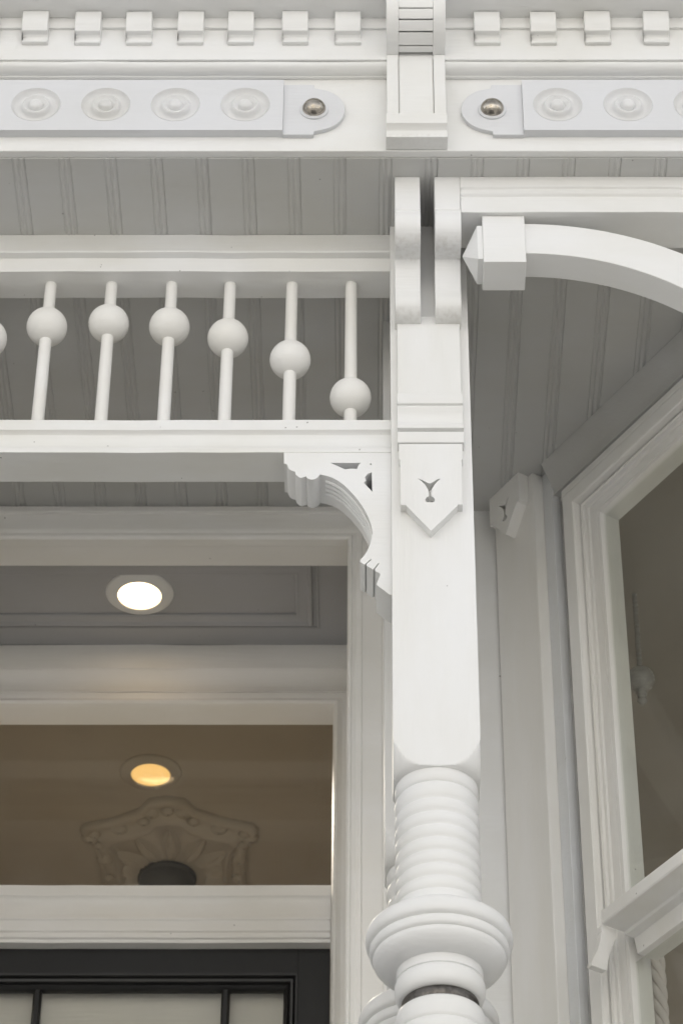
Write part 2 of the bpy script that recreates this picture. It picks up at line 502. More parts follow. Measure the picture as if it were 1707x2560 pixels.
# rosette panels
ros0 = [None]
def rosette(x, z, y, par):
    prof = [(0.0445, -0.0035), (0.0445, 0.0008), (0.0425, -0.002), (0.0395, -0.0075), (0.0345, -0.0100), (0.029, -0.0095), (0.0265, -0.0055),
            (0.0248, 0.0018), (0.022, 0.0028), (0.0175, -0.0012), (0.0135, -0.0034), (0.0122, 0.0012), (0.0098, 0.0048), (0.006, 0.0062), (0.0008, 0.0066)]
    if ros0[0] is None:
        ros0[0] = mk('rosette', lathe(prof, x, z, 40, 'y', y, cap=False), ROSE, par, at=(x, y, z), sharp=60)
        return ros0[0]
    c = ros0[0].copy(); scene.collection.objects.link(c); c.parent = par
    c.location = Vector((x, y, z)) - world_of(par); WO[c.name] = Vector((x, y, z))
    c.rotation_euler = (0, random.uniform(0, 6.28), 0)
    return c
def circ(cx, cz, r, n=40): return [(cx + r * math.cos(2 * math.pi * k / n), cz + r * math.sin(2 * math.pi * k / n)) for k in range(n)]
def rosette_panel(x0, x1, xs, caps, label):
    zt, zb_, zm = 4.0752, 3.9394, 4.008
    yp = YF - 0.0175
    t = thing('rosette_panel', ((x0 + x1) / 2, yp, zb_), label, 'ornament panel', 'rosette panels on the frieze')
    mk('panel_board', prism_y([[(x0, zb_), (x1, zb_), (x1, zt), (x0, zt)]] + [circ(x, zm, 0.0446) for x in xs], yp, YF), LAV, t)
    for x in xs: rosette(x, zm, yp, t)
    for (xe, sgn) in caps:
        h = 0.0675
        pts = [(xe, zm - h - .004), (xe, zm + h - .004), (xe + sgn * 0.0555, zm + h - .004), (xe + sgn * 0.0565, zm + 0.0545)]
        ccx = xe + sgn * 0.0555
        if sgn > 0: pts += arc(ccx, zm - .004, 0.0565, 78, -78, 22)
        else: pts += arc(ccx, zm - .004, 0.0565, 102, 258, 22)
        pts += [(xe + sgn * 0.0565, zm - 0.0625), (xe + sgn * 0.0555, zm - h - .004)]
        mk('end_plate', prism_y(pts, YF - 0.009, YF), LAV, t, bevel=0.001)
        dm = [(0.0255, 0.0), (0.0255, 0.003), (0.023, 0.0048), (0.0205, 0.0048)]
        bs = mk('boss_ring', lathe(dm, ccx + sgn * 0.0005, zm - .006, 40, 'y', YF - 0.009), LAV, t)
        dome = [(0.0212 * math.cos(R(a)), 0.004 + 0.0175 * math.sin(R(a))) for a in range(0, 90, 9)] + [(0.0006, 0.0215)]
        mk('brass_boss', lathe(dome, ccx + sgn * 0.0005, zm - .006, 40, 'y', YF - 0.009), BRASS, t)
    return t
lx = [-0.2268, -0.3534, -0.4800, -0.6066, -0.7332]
rosette_panel(-0.802, -0.158, lx, [(-0.158, 1), (-0.802, -1)], 'long lavender panel of rosettes over the spindle screen, left of the corbel')
rosette_panel(0.277, 1.036, [0.340 + 0.1275 * k for k in range(6)], [(0.277, -1), (1.036, 1)], 'lavender rosette panel on the frieze above the arched brace, right of the corbel')

# ------------------------------------------------------------------ cornice corbel over the post
def corbel(xc, label):
    t = thing('cornice_corbel', (xc, 3.56, 3.90), label, 'corbel', 'corbels on the frieze')
    hw = 0.0540; st = 0.0225
    def curve(f, ins=0.0):
        a = R(f)
        return (3.533 - (0.08 - ins) * math.sin(a), 4.1235 + ins + (0.065 - ins) * (1 - math.cos(a)))
    side = [curve(f) for f in range(0, 91, 6)] + [(3.453, 4.2215), (3.545, 4.2215), (3.545, 4.1235)]
    for s in (-1, 1):
        x0, x1 = sorted((xc + s * hw, xc + s * (hw - st)))
        mk('scroll_cheek', prism_x(side, x0, x1), WHITE, t, bevel=0.0012)
        mk('stile', box(x0 + 0.0007, x1 - 0.0007, 3.533, 3.569, 3.961, 4.1230), WHITE, t, bevel=0.001)
    # slats set along the curve, with open joints
    edges = [1.5, 13, 33.5, 51.5, 69.5, 90]
    for a, b in zip(edges[:-1], edges[1:]):
        a2, b2 = a + 1.1, b - 1.1
        fs = [a2 + (b2 - a2) * k / 4 for k in range(5)]
        pr = [curve(f, 0.0015) for f in fs] + [curve(f, 0.015) for f in reversed(fs)]
        mk('slat', prism_x(pr, xc - hw + st + .0002, xc + hw - st - .0002), WHITE, t, bevel=0.0006)
    fs = [90 * k / 12 for k in range(13)]
    pr = [curve(f, 0.016) for f in fs] + [(3.469, 4.2215), (3.545, 4.2215), (3.545, 4.1395)]
    mk('slat_backing', prism_x(pr, xc - hw + st + .0001, xc + hw - st - .0001), WHITE, t)
    mk('panel', box(xc - hw + st - 0.0004, xc + hw - st + 0.0004, 3.5355, 3.569, 3.962, 4.1250), WHITE, t, bevel=0.004, seg=4)
    foot = [(3.569, 3.9605), (3.5305, 3.9605), (3.5295, 3.9330), (3.5335, 3.9305), (3.5405, 3.9245), (3.5415, 3.9155), (3.5385, 3.9080), (3.5380, 3.9050), (3.569, 3.9050)]
    mk('foot_block', prism_x(foot, xc - hw - 0.001, xc + hw + 0.001), STAINED, t, bevel=0.001)
    return t
corbel(0.0833, 'curved slatted white corbel on the frieze directly above the turned post')
corbel(2 * XC - 0.0833, 'slatted white corbel at the far left of the frieze, beyond the spindle screen')

# ================================================================== BEAM OVER THE ARCH
bp_ = [(3.63, ZC), (3.63, 3.8735), (3.6345, 3.8705), (3.6345, 3.8625), (3.6285, 3.859), (3.6265, 3.8545), (3.6285, 3.851), (3.6325, 3.8485),
       (3.6325, 3.8405), (3.627, 3.8365), (3.627, 3.804), (3.717, 3.804), (3.717, ZC)]
tag(mk('porch_beam', prism_x(bp_, 0.1622, XR), WHITE, bevel=0.0012), 'white moulded beam above the arched brace, right of the post', 'beam')

# ================================================================== POST
def rev_min_square(half, cx, cy, levels, seg=128):
    """Square block turned away at its foot: radius = min(square, profile)."""
    V, Fc = [], []
    for z, rr in levels:
        for k in range(seg):
            a = 2 * math.pi * (k + 0.0) / seg + math.pi / 4
            m = max(abs(math.cos(a)), abs(math.sin(a)))
            r = min(half / m, rr)
            V.append((cx + r * math.cos(a), cy + r * math.sin(a), z))
    for i in range(len(levels) - 1):
        for k in range(seg):
            k2 = (k + 1) % seg
            Fc.append((i * seg + k, i * seg + k2, (i + 1) * seg + k2, (i + 1) * seg + k))
    Fc.append(tuple(range(seg))); n = (len(levels) - 1) * seg
    Fc.append(tuple(range(n + seg - 1, n - 1, -1)))
    return V, Fc

PENDANT_HOLE = [[(0.0800, 3.2665), (0.0880, 3.2630), (0.0965, 3.2568), (0.1005, 3.2548), (0.1048, 3.2572), (0.1130, 3.2640), (0.1195, 3.2660), (0.1140, 3.2600),
                 (0.1085, 3.2520), (0.1040, 3.2420), (0.1030, 3.2330), (0.1032, 3.2265), (0.1072, 3.2235), (0.1090, 3.2195), (0.1085, 3.2150), (0.1060, 3.2128), (0.0960, 3.2128),
                 (0.0928, 3.2155), (0.0925, 3.2200), (0.0950, 3.2240), (0.0990, 3.2265), (0.0990, 3.2330), (0.0975, 3.2420), (0.0930, 3.2520), (0.0870, 3.2600)]]
def pendant_outline(x0, x1, xm):
    return [(x0, 3.345), (x0, 3.3105), (x0 + 0.0018, 3.3085), (x0 + 0.0022, 3.207), (x0 + 0.0105, 3.207), (x0 + 0.0118, 3.205), (xm, 3.1497),
            (x1 - 0.0115, 3.205), (x1 - 0.0102, 3.208), (x1 - 0.0022, 3.208), (x1 - 0.0018, 3.3085), (x1, 3.3105), (x1, 3.345)]

def post(label):
    cy = YP + (PX1 - PX0) / 2
    t = thing('porch_post', (PXC, cy, FL), label, 'post', 'turned porch posts')
    half = (PX1 - PX0) / 2
    zb = 2.6815
    lv = [(zb, 0.060), (zb + 0.0004, half * 0.985)]
    for k in range(0, 19):
        f = k / 18
        lv.append((zb + 0.0006 + 0.060 * f ** 1.25, half * (0.99 + 0.45 * f ** 0.62)))
    lv += [(2.80, 0.2), (ZC, 0.2)]
    mk('square_shaft', rev_min_square(half, PXC, cy, lv), WHITEV, t, sharp=28)
    # turned section, top to bottom
    p = [(0.058, 2.6835), (0.0655, 2.6835), (0.0662, 2.676), (0.0662, 2.663), (0.0640, 2.6600)]
    zs = [2.659, 2.6275, 2.6025, 2.578, 2.5540, 2.5298, 2.5063, 2.4830, 2.4600]
    for a, b in zip(zs[:-1], zs[1:]):
        for k in range(0, 9):
            f = k / 8
            p.append((0.0622 + 0.0048 * math.sin(math.pi * min(1, max(0, f))) ** 0.6, a + (b - a) * (0.02 + 0.96 * f)))
    p += [(0.0655, 2.4585), (0.0660, 2.452), (0.0665, 2.4500), (0.0705, 2.4490), (0.0715, 2.4435), (0.0712, 2.4400), (0.0755, 2.4385), (0.0815, 2.4350),
          (0.0880, 2.4290), (0.0925, 2.4235), (0.0940, 2.4215)]
    p += [(0.0945 + 0.0180 * math.sin(R(a)) ** 0.9, 2.4210 - 0.0175 * (1 - math.cos(R(a)))) for a in (15, 30, 45, 60, 75, 90)]
    p += [(0.1130, 2.3985), (0.1120, 2.3925), (0.1095, 2.3880), (0.1050, 2.3862), (0.1065, 2.3840), (0.1072, 2.3795), (0.1062, 2.3745), (0.1045, 2.3705), (0.1010, 2.3690),
          (0.1018, 2.3665), (0.1000, 2.3605), (0.0950, 2.3540), (0.0880, 2.3480), (0.0800, 2.3440), (0.0720, 2.3425), (0.0665, 2.3422),
          (0.0662, 2.3360), (0.0665, 2.3275), (0.0640, 2.3262), (0.0665, 2.3245), (0.0688, 2.3180), (0.0694, 2.3110), (0.0685, 2.3035), (0.0660, 2.2970), (0.0620, 2.2930), (0.0585, 2.2915), (0.0550, 2.2910)]
    mk('turned_shaft', lathe(p, PXC, cy, 72), WHITE, t, sharp=50)
    bb = [(0.0560, 2.2920), (0.0572, 2.2910), (0.0585, 2.2885), (0.0592, 2.2830), (0.0585, 2.2775), (0.0570, 2.2735)]
    mk('metal_ring', lathe(bb, PXC, cy, 64), NICKEL, t, sharp=60)
    q = [(0.0560, 2.2737), (0.0615, 2.2730), (0.0648, 2.2700), (0.0672, 2.2640), (0.0682, 2.2560), (0.0682, 2.2420), (0.0672, 2.2375), (0.0650, 2.2355), (0.0675, 2.2335), (0.0690, 2.2270),
         (0.0690, 2.2000), (0.0640, 2.1850), (0.0560, 2.1750), (0.0540, 2.1500), (0.0570, 2.0500), (0.0640, 1.9400), (0.0670, 1.8600), (0.0640, 1.8000), (0.0560, 1.7650), (0.0640, 1.7500), (0.0640, 1.7000)]
    mk('lower_turning', lathe(q, PXC, cy, 64), WHITE, t, sharp=50)
    mk('foot_block', box(PX0, PX1, YP, YP + 2 * half, FL, 1.705), WHITE, t, bevel=0.003)
    # face boards on the street side
    x0, x1, xm = 0.0492, 0.1575, 0.1016
    mk('face_board', box(x0 - 0.0015, x1 + 0.0015, 3.7405, YP, 3.458, 3.655), WHITEV, t, bevel=0.0012)
    cap = [(YP, 3.4625), (3.7335, 3.4605), (3.7325, 3.4400), (3.7335, 3.4370), (3.7385, 3.4355), (3.7365, 3.4335), (3.7375, 3.4300), (3.7420, 3.4235), (3.7450, 3.4130), (3.7445, 3.4020), (3.7400, 3.3930), (3.7335, 3.3885),
           (3.7320, 3.3870), (3.7320, 3.3785), (3.7445, 3.3755), (3.7355, 3.3725), (3.7345, 3.3500), (3.7355, 3.3475), (3.7450, 3.3455), (YP, 3.3455)]
    mk('moulded_cap', prism_x(cap, x0 - 0.0025, x1 + 0.0035), WHITE, t, bevel=0.0008)
    mk('pendant_board', prism_y([pendant_outline(x0, x1, xm)] + PENDANT_HOLE, 3.7365, YP + 0.0005), WHITEV, t)
    # paired S-scroll consoles
    sc = [(YP, ZC), (3.6305, ZC), (3.6305, 3.8145), (3.6255, 3.8125)] + arc(3.663, 3.788, 0.0395, 150, 268, 14) + \
         [(3.690, 3.7485), (3.6935, 3.7455), (3.699, 3.738), (3.7035, 3.728), (3.7075, 3.710), (3.7105, 3.690), (3.7065, 3.6875)] + \
         arc(3.736, 3.667, 0.0315, 155, 268, 12) + [(YP, 3.6355)]
    for a, b in ((0.0440, 0.0898), (0.1155, 0.1620)):
        mk('scroll_console', prism_x(sc, a, b), STAINED, t, bevel=0.0013)
    return t
front_post = post('front white turned post with ringed shaft, scroll consoles and pointed pendant board')

# the twin post standing 25 cm behind: plain, without the street-side boards
def rear_post(dx, dy, label):
    t = thing('porch_post', (PXC + dx, YP + 0.069 + dy, FL), label, 'post', 'turned porch posts')
    for ch in list(front_post.children):
        if ch.name.split('.')[0] in ('square_shaft', 'turned_shaft', 'metal_ring', 'lower_turning', 'foot_block'):
            c = ch.copy(); scene.collection.objects.link(c); c.parent = t; c.location = ch.location.copy()
            WO[c.name] = world_of(ch) + Vector((dx, dy, 0))
    return t
rear_post(-0.012, 0.250, 'plain rear turned post half hidden behind the front post')
lp = clone_tree(front_post, (2 * (XC - PXC) , 0, 0))
lp['label'] = 'turned white post at the far left end of the spindle screen, outside the frame'

# ================================================================== SPINDLE SCREEN
SX0, SX1 = 2 * XC - PX0, PX0
scr = thing('spindle_screen', (XC, 3.81, 3.352), 'white spindle screen with ball beads between two rails beside the post', 'spindle screen')
tp = [(3.776, ZC), (3.7755, 3.888), (3.7735, 3.872), (3.7695, 3.857), (3.7625, 3.8455), (3.7612, 3.8425), (3.7612, 3.8385), (3.7755, 3.8375), (3.7755, 3.8035), (3.845, 3.8035), (3.845, ZC)]
mk('top_rail', prism_x(tp, SX0, SX1), RAILP, scr, bevel=0.0008)
bt = [(3.771, 3.4325), (3.770, 3.4085), (3.7755, 3.4065), (3.7785, 3.403), (3.7795, 3.392), (3.7785, 3.3805), (3.7745, 3.371), (3.7690, 3.3650), (3.7672, 3.3625), (3.7672, 3.353), (3.845, 3.353), (3.845, 3.4325)]
mk('bottom_rail', prism_x(bt, SX0, SX1), RAILP, scr, bevel=0.0008)
balls = [(-0.0350, 3.5215), (-0.1436, 3.6140), (-0.2570, 3.6680), (-0.3640, 3.6965), (-0.4745, 3.7042)]
allb = balls + [(2 * XC - x, z) for x, z in balls[:-1]]
rod0 = ball0 = None
for (x, z) in allb:
    if rod0 is None:
        rod0 = mk('spindle', lathe([(0.0116, 3.430), (0.0113, 3.55), (0.0108, 3.70), (0.0106, 3.805)], x, 3.811, 24), SPIN, scr)
        rod = rod0
        rr = 0.0368
        ball0 = mk('ball', lathe([(max(0.001, rr * math.cos(R(a))), z + rr * math.sin(R(a))) for a in range(-90, 91, 9)], x, 3.811, 40, cap=False), SPIN, rod0, at=(x, 3.811, z), sharp=180)
    else:
        rod = clone(rod0, (x - allb[0][0], 0, 0))
        bl = ball0.copy(); scene.collection.objects.link(bl); bl.parent = rod
        bl.location = (0, 0, z - world_of(rod).z); WO[bl.name] = Vector((x, 3.811, z))
        bl.rotation_euler = (0, 0, random.uniform(0, 6.28))
        bl.scale = (1, 1, random.uniform(0.98, 1.01))

# ================================================================== FRETWORK BRACKET
fo = [(-0.1490, 3.3535), (-0.1484, 3.328), (-0.1435, 3.3272), (-0.1415, 3.321), (-0.1395, 3.3160), (-0.1344, 3.3118), (-0.1290, 3.3098), (-0.1275, 3.3030), (-0.1225, 3.2975), (-0.1184, 3.2954), (-0.1140, 3.2975), (-0.1100, 3.2995),
      (-0.1075, 3.2945), (-0.1004, 3.2915), (-0.0942, 3.2930), (-0.0895, 3.2982), (-0.0864, 3.3035), (-0.0765, 3.3010), (-0.0658, 3.2965), (-0.0550, 3.2890), (-0.0447, 3.2791), (-0.0340, 3.2655), (-0.0236, 3.2497), (-0.0150, 3.2345), (-0.0079, 3.2188),
      (-0.0030, 3.2060), (0.0015, 3.1900), (0.0041, 3.1712), (0.0025, 3.1600), (0.0004, 3.1493), (-0.0052, 3.1326), (-0.0110, 3.1215), (-0.0172, 3.1126), (-0.0168, 3.1085), (-0.0092, 3.1030), (-0.0078, 3.1050), (0.0008, 3.1150), (0.0020, 3.1135), (-0.0062, 3.1040), (-0.0060, 3.1008),
      (0.0045, 3.0925), (0.0060, 3.0945), (0.0135, 3.1065), (0.0148, 3.1055), (0.0078, 3.0930), (0.0082, 3.0895), (0.0165, 3.0835), (0.0165, 3.0795), (0.0101, 3.0598), (0.0318, 3.0388), (0.0357, 3.0380), (0.0357, 3.3535)]
holes = [[(-0.0690, 3.3300), (-0.0160, 3.3300), (-0.0200, 3.3255), (-0.0228, 3.3160), (-0.0330, 3.3168), (-0.0430, 3.3148), (-0.0540, 3.3215)],
         [(0.0026, 3.3085), (0.0032, 3.2830), (0.0036, 3.2640), (-0.0110, 3.2843), (-0.0072, 3.2905), (-0.0095, 3.2960), (-0.0048, 3.3050)],
         circ(0.0008, 3.3270, 0.0019, 10)]
fb = thing('fretwork_bracket', (-0.05, 3.814, 3.04), 'pierced scroll-sawn white bracket between bottom rail and front post', 'bracket', 'fretwork brackets')
mk('bracket_board', prism_y([fo] + holes, 3.7685, 3.8435), WHITE, fb, sharp=40)
arcp = [p_ for p_ in fo[17:29]]
for k in range(4):
    yy = 3.784 + 0.011 * k
    mk('flute_bead', tube([(x, yy, z) for x, z in arcp], 0.0028, 6), WHITE, fb)
fb2 = clone_tree(fb, (0, 0, 0)); fb2.scale = (-1, 1, 1); fb2.location.x = 2 * XC - fb.location.x
fb2['label'] = 'pierced scroll-sawn bracket at the far left end of the bottom rail, outside the frame'

# ================================================================== ARCHED BRACE
ab = thing('arched_brace', (0.3, 3.675, 3.2), 'big white curved brace with pointed end block under the right beam', 'brace')
cxa, cza, ri, ro = 0.275, 3.247, 0.470, 0.545
ao = [(x, z) for x, z in arc(cxa, cza, ro, 90, 0, 40)] + [(cxa + ro, 3.10), (cxa + ri, 3.10)] + [(x, z) for x, z in arc(cxa, cza, ri, 0, 90, 40)]
mk('curved_board', prism_y(ao, 3.644, 3.704), WHITE, ab, bevel=0.0012, sharp=20)
mk('end_block', join(box(0.2000, 0.2755, 3.636, 3.708, 3.687, 3.8037)), WHITE, ab, bevel=0.0012)
nx0, nx1 = 0.1905, 0.1998
zz0, zz1, yy0, yy1 = 3.6985, 3.7705, 3.640, 3.704
mk('neck_block', box(nx0, nx1 + 0.0002, yy0, yy1, zz0, zz1 + 0.012), WHITE, ab, bevel=0.0006)
pv = [(nx0, yy0, zz0), (nx0, yy1, zz0), (nx0, yy1, zz1 + 0.012), (nx0, yy0, zz1 + 0.012), (0.1640, (yy0 + yy1) / 2, 3.7365)]
mk('pointed_end', (pv, [(0, 1, 4), (1, 2, 4), (2, 3, 4), (3, 0, 4), (3, 2, 1, 0)]), WHITE, ab, bevel=0.0006)

# ================================================================== DOOR WALL AND VESTIBULE
DX1 = -0.0455; DX0 = 2 * XC - DX1 + 0.0
wl = tag(mk('porch_wall', join(box(XL, DX0 - 0.001, YW, YW + 0.12, FL, ZC - 0.0005), box(DX1 + 0.001, 0.40, YW, YW + 0.12, FL, ZC - 0.0005)), WHITE),
         'white porch wall on both sides of the doorway', 'wall')
tag(mk('bounce_wall', box(2 * XC - PX0 - 0.09, 2 * XC - PX0 - 0.02, 3.90, YW - 0.001, FL, ZC - 0.0006), CREAM),
    'added white wall at the unseen left end of the porch, bouncing light inward', 'wall')  # out of view, added to bounce light onto the inner porch
cas = thing('doorway_casing', (XC, 4.545, FL), 'white mitred casing round the recessed doorway', 'door casing')
cp = [(0.0, -0.02), (0.0, 0.002), (0.003, 0.006), (0.007, 0.0075), (0.010, 0.003), (0.018, 0.001), (0.024, 0.004), (0.028, 0.0045), (0.030, 0.0), (0.0685, 0.0), (0.0695, 0.006), (0.075, 0.007), (0.0765, 0.004), (0.0765, -0.02)]
mk('casing_moulding', sweep_frame(cp, DX0, DX1, FL, 3.807, 4.545), CREAM, cas, bevel=0.0006)
mk('head_board', box(DX0 - 0.07, DX1 + 0.07, 4.5475, YW, 3.8845, ZC - 0.001), CREAM, cas)
mk('header', box(DX0 - 0.05, DX1 + 0.05, 4.5655, 4.628, 3.8075, 3.97), CREAM, cas)
for s in (0, 1):
    x0, x1 = ((DX0 - 0.05, DX0 - 0.0005), (DX1 + 0.0005, DX1 + 0.05))[s]
    mk('jamb', box(x0, x1, 4.5655, 4.952, FL, 3.97), CREAM, cas)
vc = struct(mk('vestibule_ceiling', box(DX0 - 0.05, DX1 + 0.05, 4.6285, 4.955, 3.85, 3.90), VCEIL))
pm = [(0.0, -0.004), (0.0, 0.004), (0.004, 0.006), (0.009, 0.004), (0.016, 0.0035), (0.024, 0.0045), (0.029, 0.009), (0.034, 0.008), (0.036, 0.001), (0.036, -0.004)]
PXa, PXb = 2 * XC + 0.157, -0.157
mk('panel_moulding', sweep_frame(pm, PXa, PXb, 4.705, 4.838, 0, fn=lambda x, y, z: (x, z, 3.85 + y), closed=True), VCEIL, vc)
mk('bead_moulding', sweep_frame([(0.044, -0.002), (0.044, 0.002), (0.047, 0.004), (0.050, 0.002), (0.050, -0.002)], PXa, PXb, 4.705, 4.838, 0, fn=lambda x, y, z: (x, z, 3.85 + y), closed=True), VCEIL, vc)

# recessed light in the vestibule
def downlight(x, y, z, label, trim_mat, lens_mat, r=0.0715):
    t = thing('recessed_light', (x, y, z - 0.01), label, 'ceiling light')
    k = r / 0.0715
    tr = [(0.0715 * k, z + 0.001), (0.0715 * k, z - 0.002), (0.069 * k, z - 0.0045), (0.060 * k, z - 0.0065), (0.050 * k, z - 0.0095), (0.047 * k, z - 0.0105), (0.0455 * k, z - 0.0095), (0.0452 * k, z + 0.001)]
    mk('trim_ring', lathe(tr, x, y, 56, cap=False), trim_mat, t, sharp=60)
    mk('lens', lathe([(0.0455 * k, z - 0.0075), (0.03 * k, z - 0.0082), (0.001, z - 0.0086)], x, y, 48, cap=False), lens_mat, t, sharp=60)
    return t
downlight(-0.483, 4.768, 3.85, 'bright round recessed light in the panelled vestibule ceiling', WHITE, LENS)

# inner door frame
IX1 = -0.0785; IX0 = 2 * XC - IX1
inf = thing('door_frame', (XC, 4.98, FL), 'cream inner door frame with deep moulded head and transom bar', 'door frame')
ip = [(0.0, -0.070), (0.0, -0.010), (0.004, 0.002), (0.009, 0.006), (0.013, 0.002), (0.020, -0.001), (0.027, 0.001), (0.0325, 0.001), (0.0325, -0.070)]
mk('frame_moulding', sweep_frame(ip, IX0, IX1, FL, 3.693, 4.952), CREAM, inf, bevel=0.0006)
hd = [(5.022, 3.7257), (4.9535, 3.7257)] + [(4.949 + 0.008 * math.sin(math.pi * k / 8) * 1.2, 3.7265 + 0.056 * k / 8) for k in range(9)] + [(4.9475, 3.7845), (4.9455, 3.7855), (4.9455, 3.8495), (5.022, 3.8495)]
mk('head_moulding', prism_x(hd, IX0 - 0.032, IX1 + 0.032), CREAM, inf, bevel=0.0006)
tb = [(5.08, 3.2760), (5.004, 3.2745), (4.9985, 3.2730), (4.9985, 3.2485), (5.002, 3.2460), (5.0055, 3.2410), (5.0065, 3.2300), (5.0055, 3.2150), (5.0025, 3.2030), (4.9985, 3.1960), (4.9985, 3.1925), (5.0015, 3.1900), (5.0015, 3.1670),
      (5.006, 3.1650), (5.006, 3.1610), (5.001, 3.1590), (5.000, 3.1540), (5.001, 3.1505), (5.006, 3.1490), (5.007, 3.1420), (5.08, 3.1410)]
mk('transom_bar', prism_x(tb, IX0 + 0.001, IX1 - 0.001), CREAM, inf, bevel=0.0008)
tag(mk('transom_pane', box(IX0 - 0.03, IX1 + 0.03, 5.085, 5.089, 3.13, 3.79), GLASS), 'clear glass transom pane above the black door', 'window pane')

# front door
DY = 5.030
dr = thing('front_door', (XC, DY, FL), 'black glazed front door under the transom bar', 'door')
dl, dr_ = IX0 + 0.002, IX1 - 0.002
mk('stile', box(dr_ - 0.063, dr_, DY, DY + 0.045, FL + 0.005, 3.1520), BLACK, dr, bevel=0.0004)
mk('stile', box(dl, dl + 0.063, DY, DY + 0.045, FL + 0.005, 3.1520), BLACK, dr, bevel=0.0004)
mk('top_rail', box(dl + 0.0632, dr_ - 0.0632, DY + 0.0001, DY + 0.0445, 3.0850, 3.1515), BLACK, dr, bevel=0.0003)
mk('bottom_panel', box(dl + 0.0632, dr_ - 0.0632, DY + 0.0005, DY + 0.0445, FL + 0.005, 1.95), BLACK, dr, bevel=0.002)
gx0, gx1 = dl + 0.0632 + 0.029, dr_ - 0.0632 - 0.029
mk('sticking', sweep_frame([(0.0, -0.03), (0.0, -0.022), (0.003, -0.014), (0.008, -0.010), (0.011, -0.013), (0.014, -0.006), (0.019, -0.004), (0.021, -0.007), (0.024, 0.001), (0.0288, 0.002), (0.0288, -0.03)], gx0, gx1, 1.98, 3.0557, DY, closed=True), BLACK, dr)
for mx_ in (-0.2877, 2 * XC + 0.2877):
    mk('muntin', prism_z([(mx_ - 0.0085, DY + 0.034), (mx_ - 0.0085, DY + 0.020), (mx_ - 0.004, DY + 0.013), (mx_ + 0.004, DY + 0.013), (mx_ + 0.0085, DY + 0.020), (mx_ + 0.0085, DY + 0.034)], 1.98, 3.0555), BLACK, dr)
for a, b in ((gx0 - .003, 2 * XC + 0.2877 - 0.0087), (2 * XC + 0.2877 + 0.0087, -0.2877 - 0.0087), (-0.2877 + 0.0087, gx1 + .003)):
    mk('pane', box(a, b, DY + 0.026, DY + 0.030, 1.977, 3.0585), DGLASS, dr)
mk('curtain', box(gx0 - 0.01, gx1 + 0.01, DY + 0.052, DY + 0.054, 1.9, 3.07), CURT, dr)

# ================================================================== HALL BEHIND THE DOOR
hx0, hx1 = -1.15, 0.20
HZ = 3.95
HB = 7.4
hall = struct(mk('hall_wall', join(box(hx0 - 0.1, hx0, 5.10, HB, FL, 4.1), box(hx1, hx1 + 0.1, 5.10, HB, FL, 4.1),
     box(hx0, hx1, HB, HB + 0.1, FL, 4.1),
     box(hx0, IX0 - 0.034, 5.023, 5.10, FL, 4.1), box(IX1 + 0.034, hx1, 5.023, 5.10, FL, 4.1), box(IX0 - 0.034, IX1 + 0.034, 5.023, 5.10, 3.79, 4.1)), HALLP))
struct(mk('hall_ceiling', box(hx0, hx1, 5.10, HB, HZ, HZ + 0.06), HALLP))
struct(mk('hall_floor', box(hx0, hx1, 4.96, HB, FL - 0.05, FL - 0.001), WOOD))

hl = downlight(-0.5094, 5.556, HZ, 'small amber recessed light seen through the transom glass', HALLP, LENS2)
la = bpy.data.lights.new('hall_lamp_glow', 'AREA'); la.shape = 'DISK'; la.size = 0.085; la.energy = 7.6; la.spread = R(125); la.color = (1.0, 0.87, 0.75)
lo = bpy.data.objects.new('hall_lamp_glow', la); scene.collection.objects.link(lo); lo.parent = hl
lo.location = (0, 0, -0.002)

# plaster ceiling medallion with dark dome lamp
mx0, my0 = -0.478, 5.985
md = thing('ceiling_medallion', (mx0, my0, HZ - 0.03), 'moulded plaster ceiling rose with pointed corners seen through the transom', 'ceiling rose')
half_out = [(0.0, -0.335), (0.045, -0.325), (0.07, -0.285), (0.14, -0.245), (0.212, -0.222), (0.226, -0.200), (0.205, -0.165), (0.19, -0.09), (0.186, 0.0)]
q1 = half_out
outl = q1 + [(x, -y) for x, y in reversed(q1[:-1])]
outl = outl + [(-x, y) for x, y in reversed(outl[1:-1])]
def med(s, sy=None): 
    sy = s if sy is None else sy
    return [(mx0 + x * s * 0.94, my0 + y * sy) for x, y in outl]
def ring_rim(levels):
    V, Fc = [], []; n = len(outl)
    for s, z in levels: V += [(x, y, z) for x, y in med(s)]
    for i in range(len(levels) - 1):
        for k in range(n):
            k2 = (k + 1) % n; Fc.append((i * n + k, i * n + k2, (i + 1) * n + k2, (i + 1) * n + k))
    return V, Fc
mk('outer_rim', ring_rim([(1.0, HZ), (1.0, HZ - 0.0084), (0.975, HZ - 0.0154), (0.93, HZ - 0.0168), (0.90, HZ - 0.0105), (0.87, HZ - 0.0070), (0.80, HZ - 0.0084), (0.77, HZ - 0.0168), (0.73, HZ - 0.0210), (0.69, HZ - 0.0154), (0.67, HZ - 0.0056), (0.01, HZ - 0.0042)]), HALLP, md, sharp=60)
lf0 = None
for k, (x, y) in enumerate([(x * 0.845, y * 0.845) for x, y in outl]):
    xx, yy = mx0 + x, my0 + y
    if lf0 is None:
        lf0 = mk('plaster_bud', lathe([(0.016 * math.cos(R(a)), HZ - 0.008 - 0.013 * math.sin(R(a))) for a in range(0, 89, 22)] + [(0.001, HZ - 0.021)], xx, yy, 12), HALLP, md, at=(xx, yy, HZ - 0.02), sharp=180)
    else:
        c = lf0.copy(); scene.collection.objects.link(c); c.parent = md
        c.location = Vector((xx, yy, HZ - 0.02)) - world_of(md); c.scale = (1.0 + 0.3 * (k % 2),) * 3
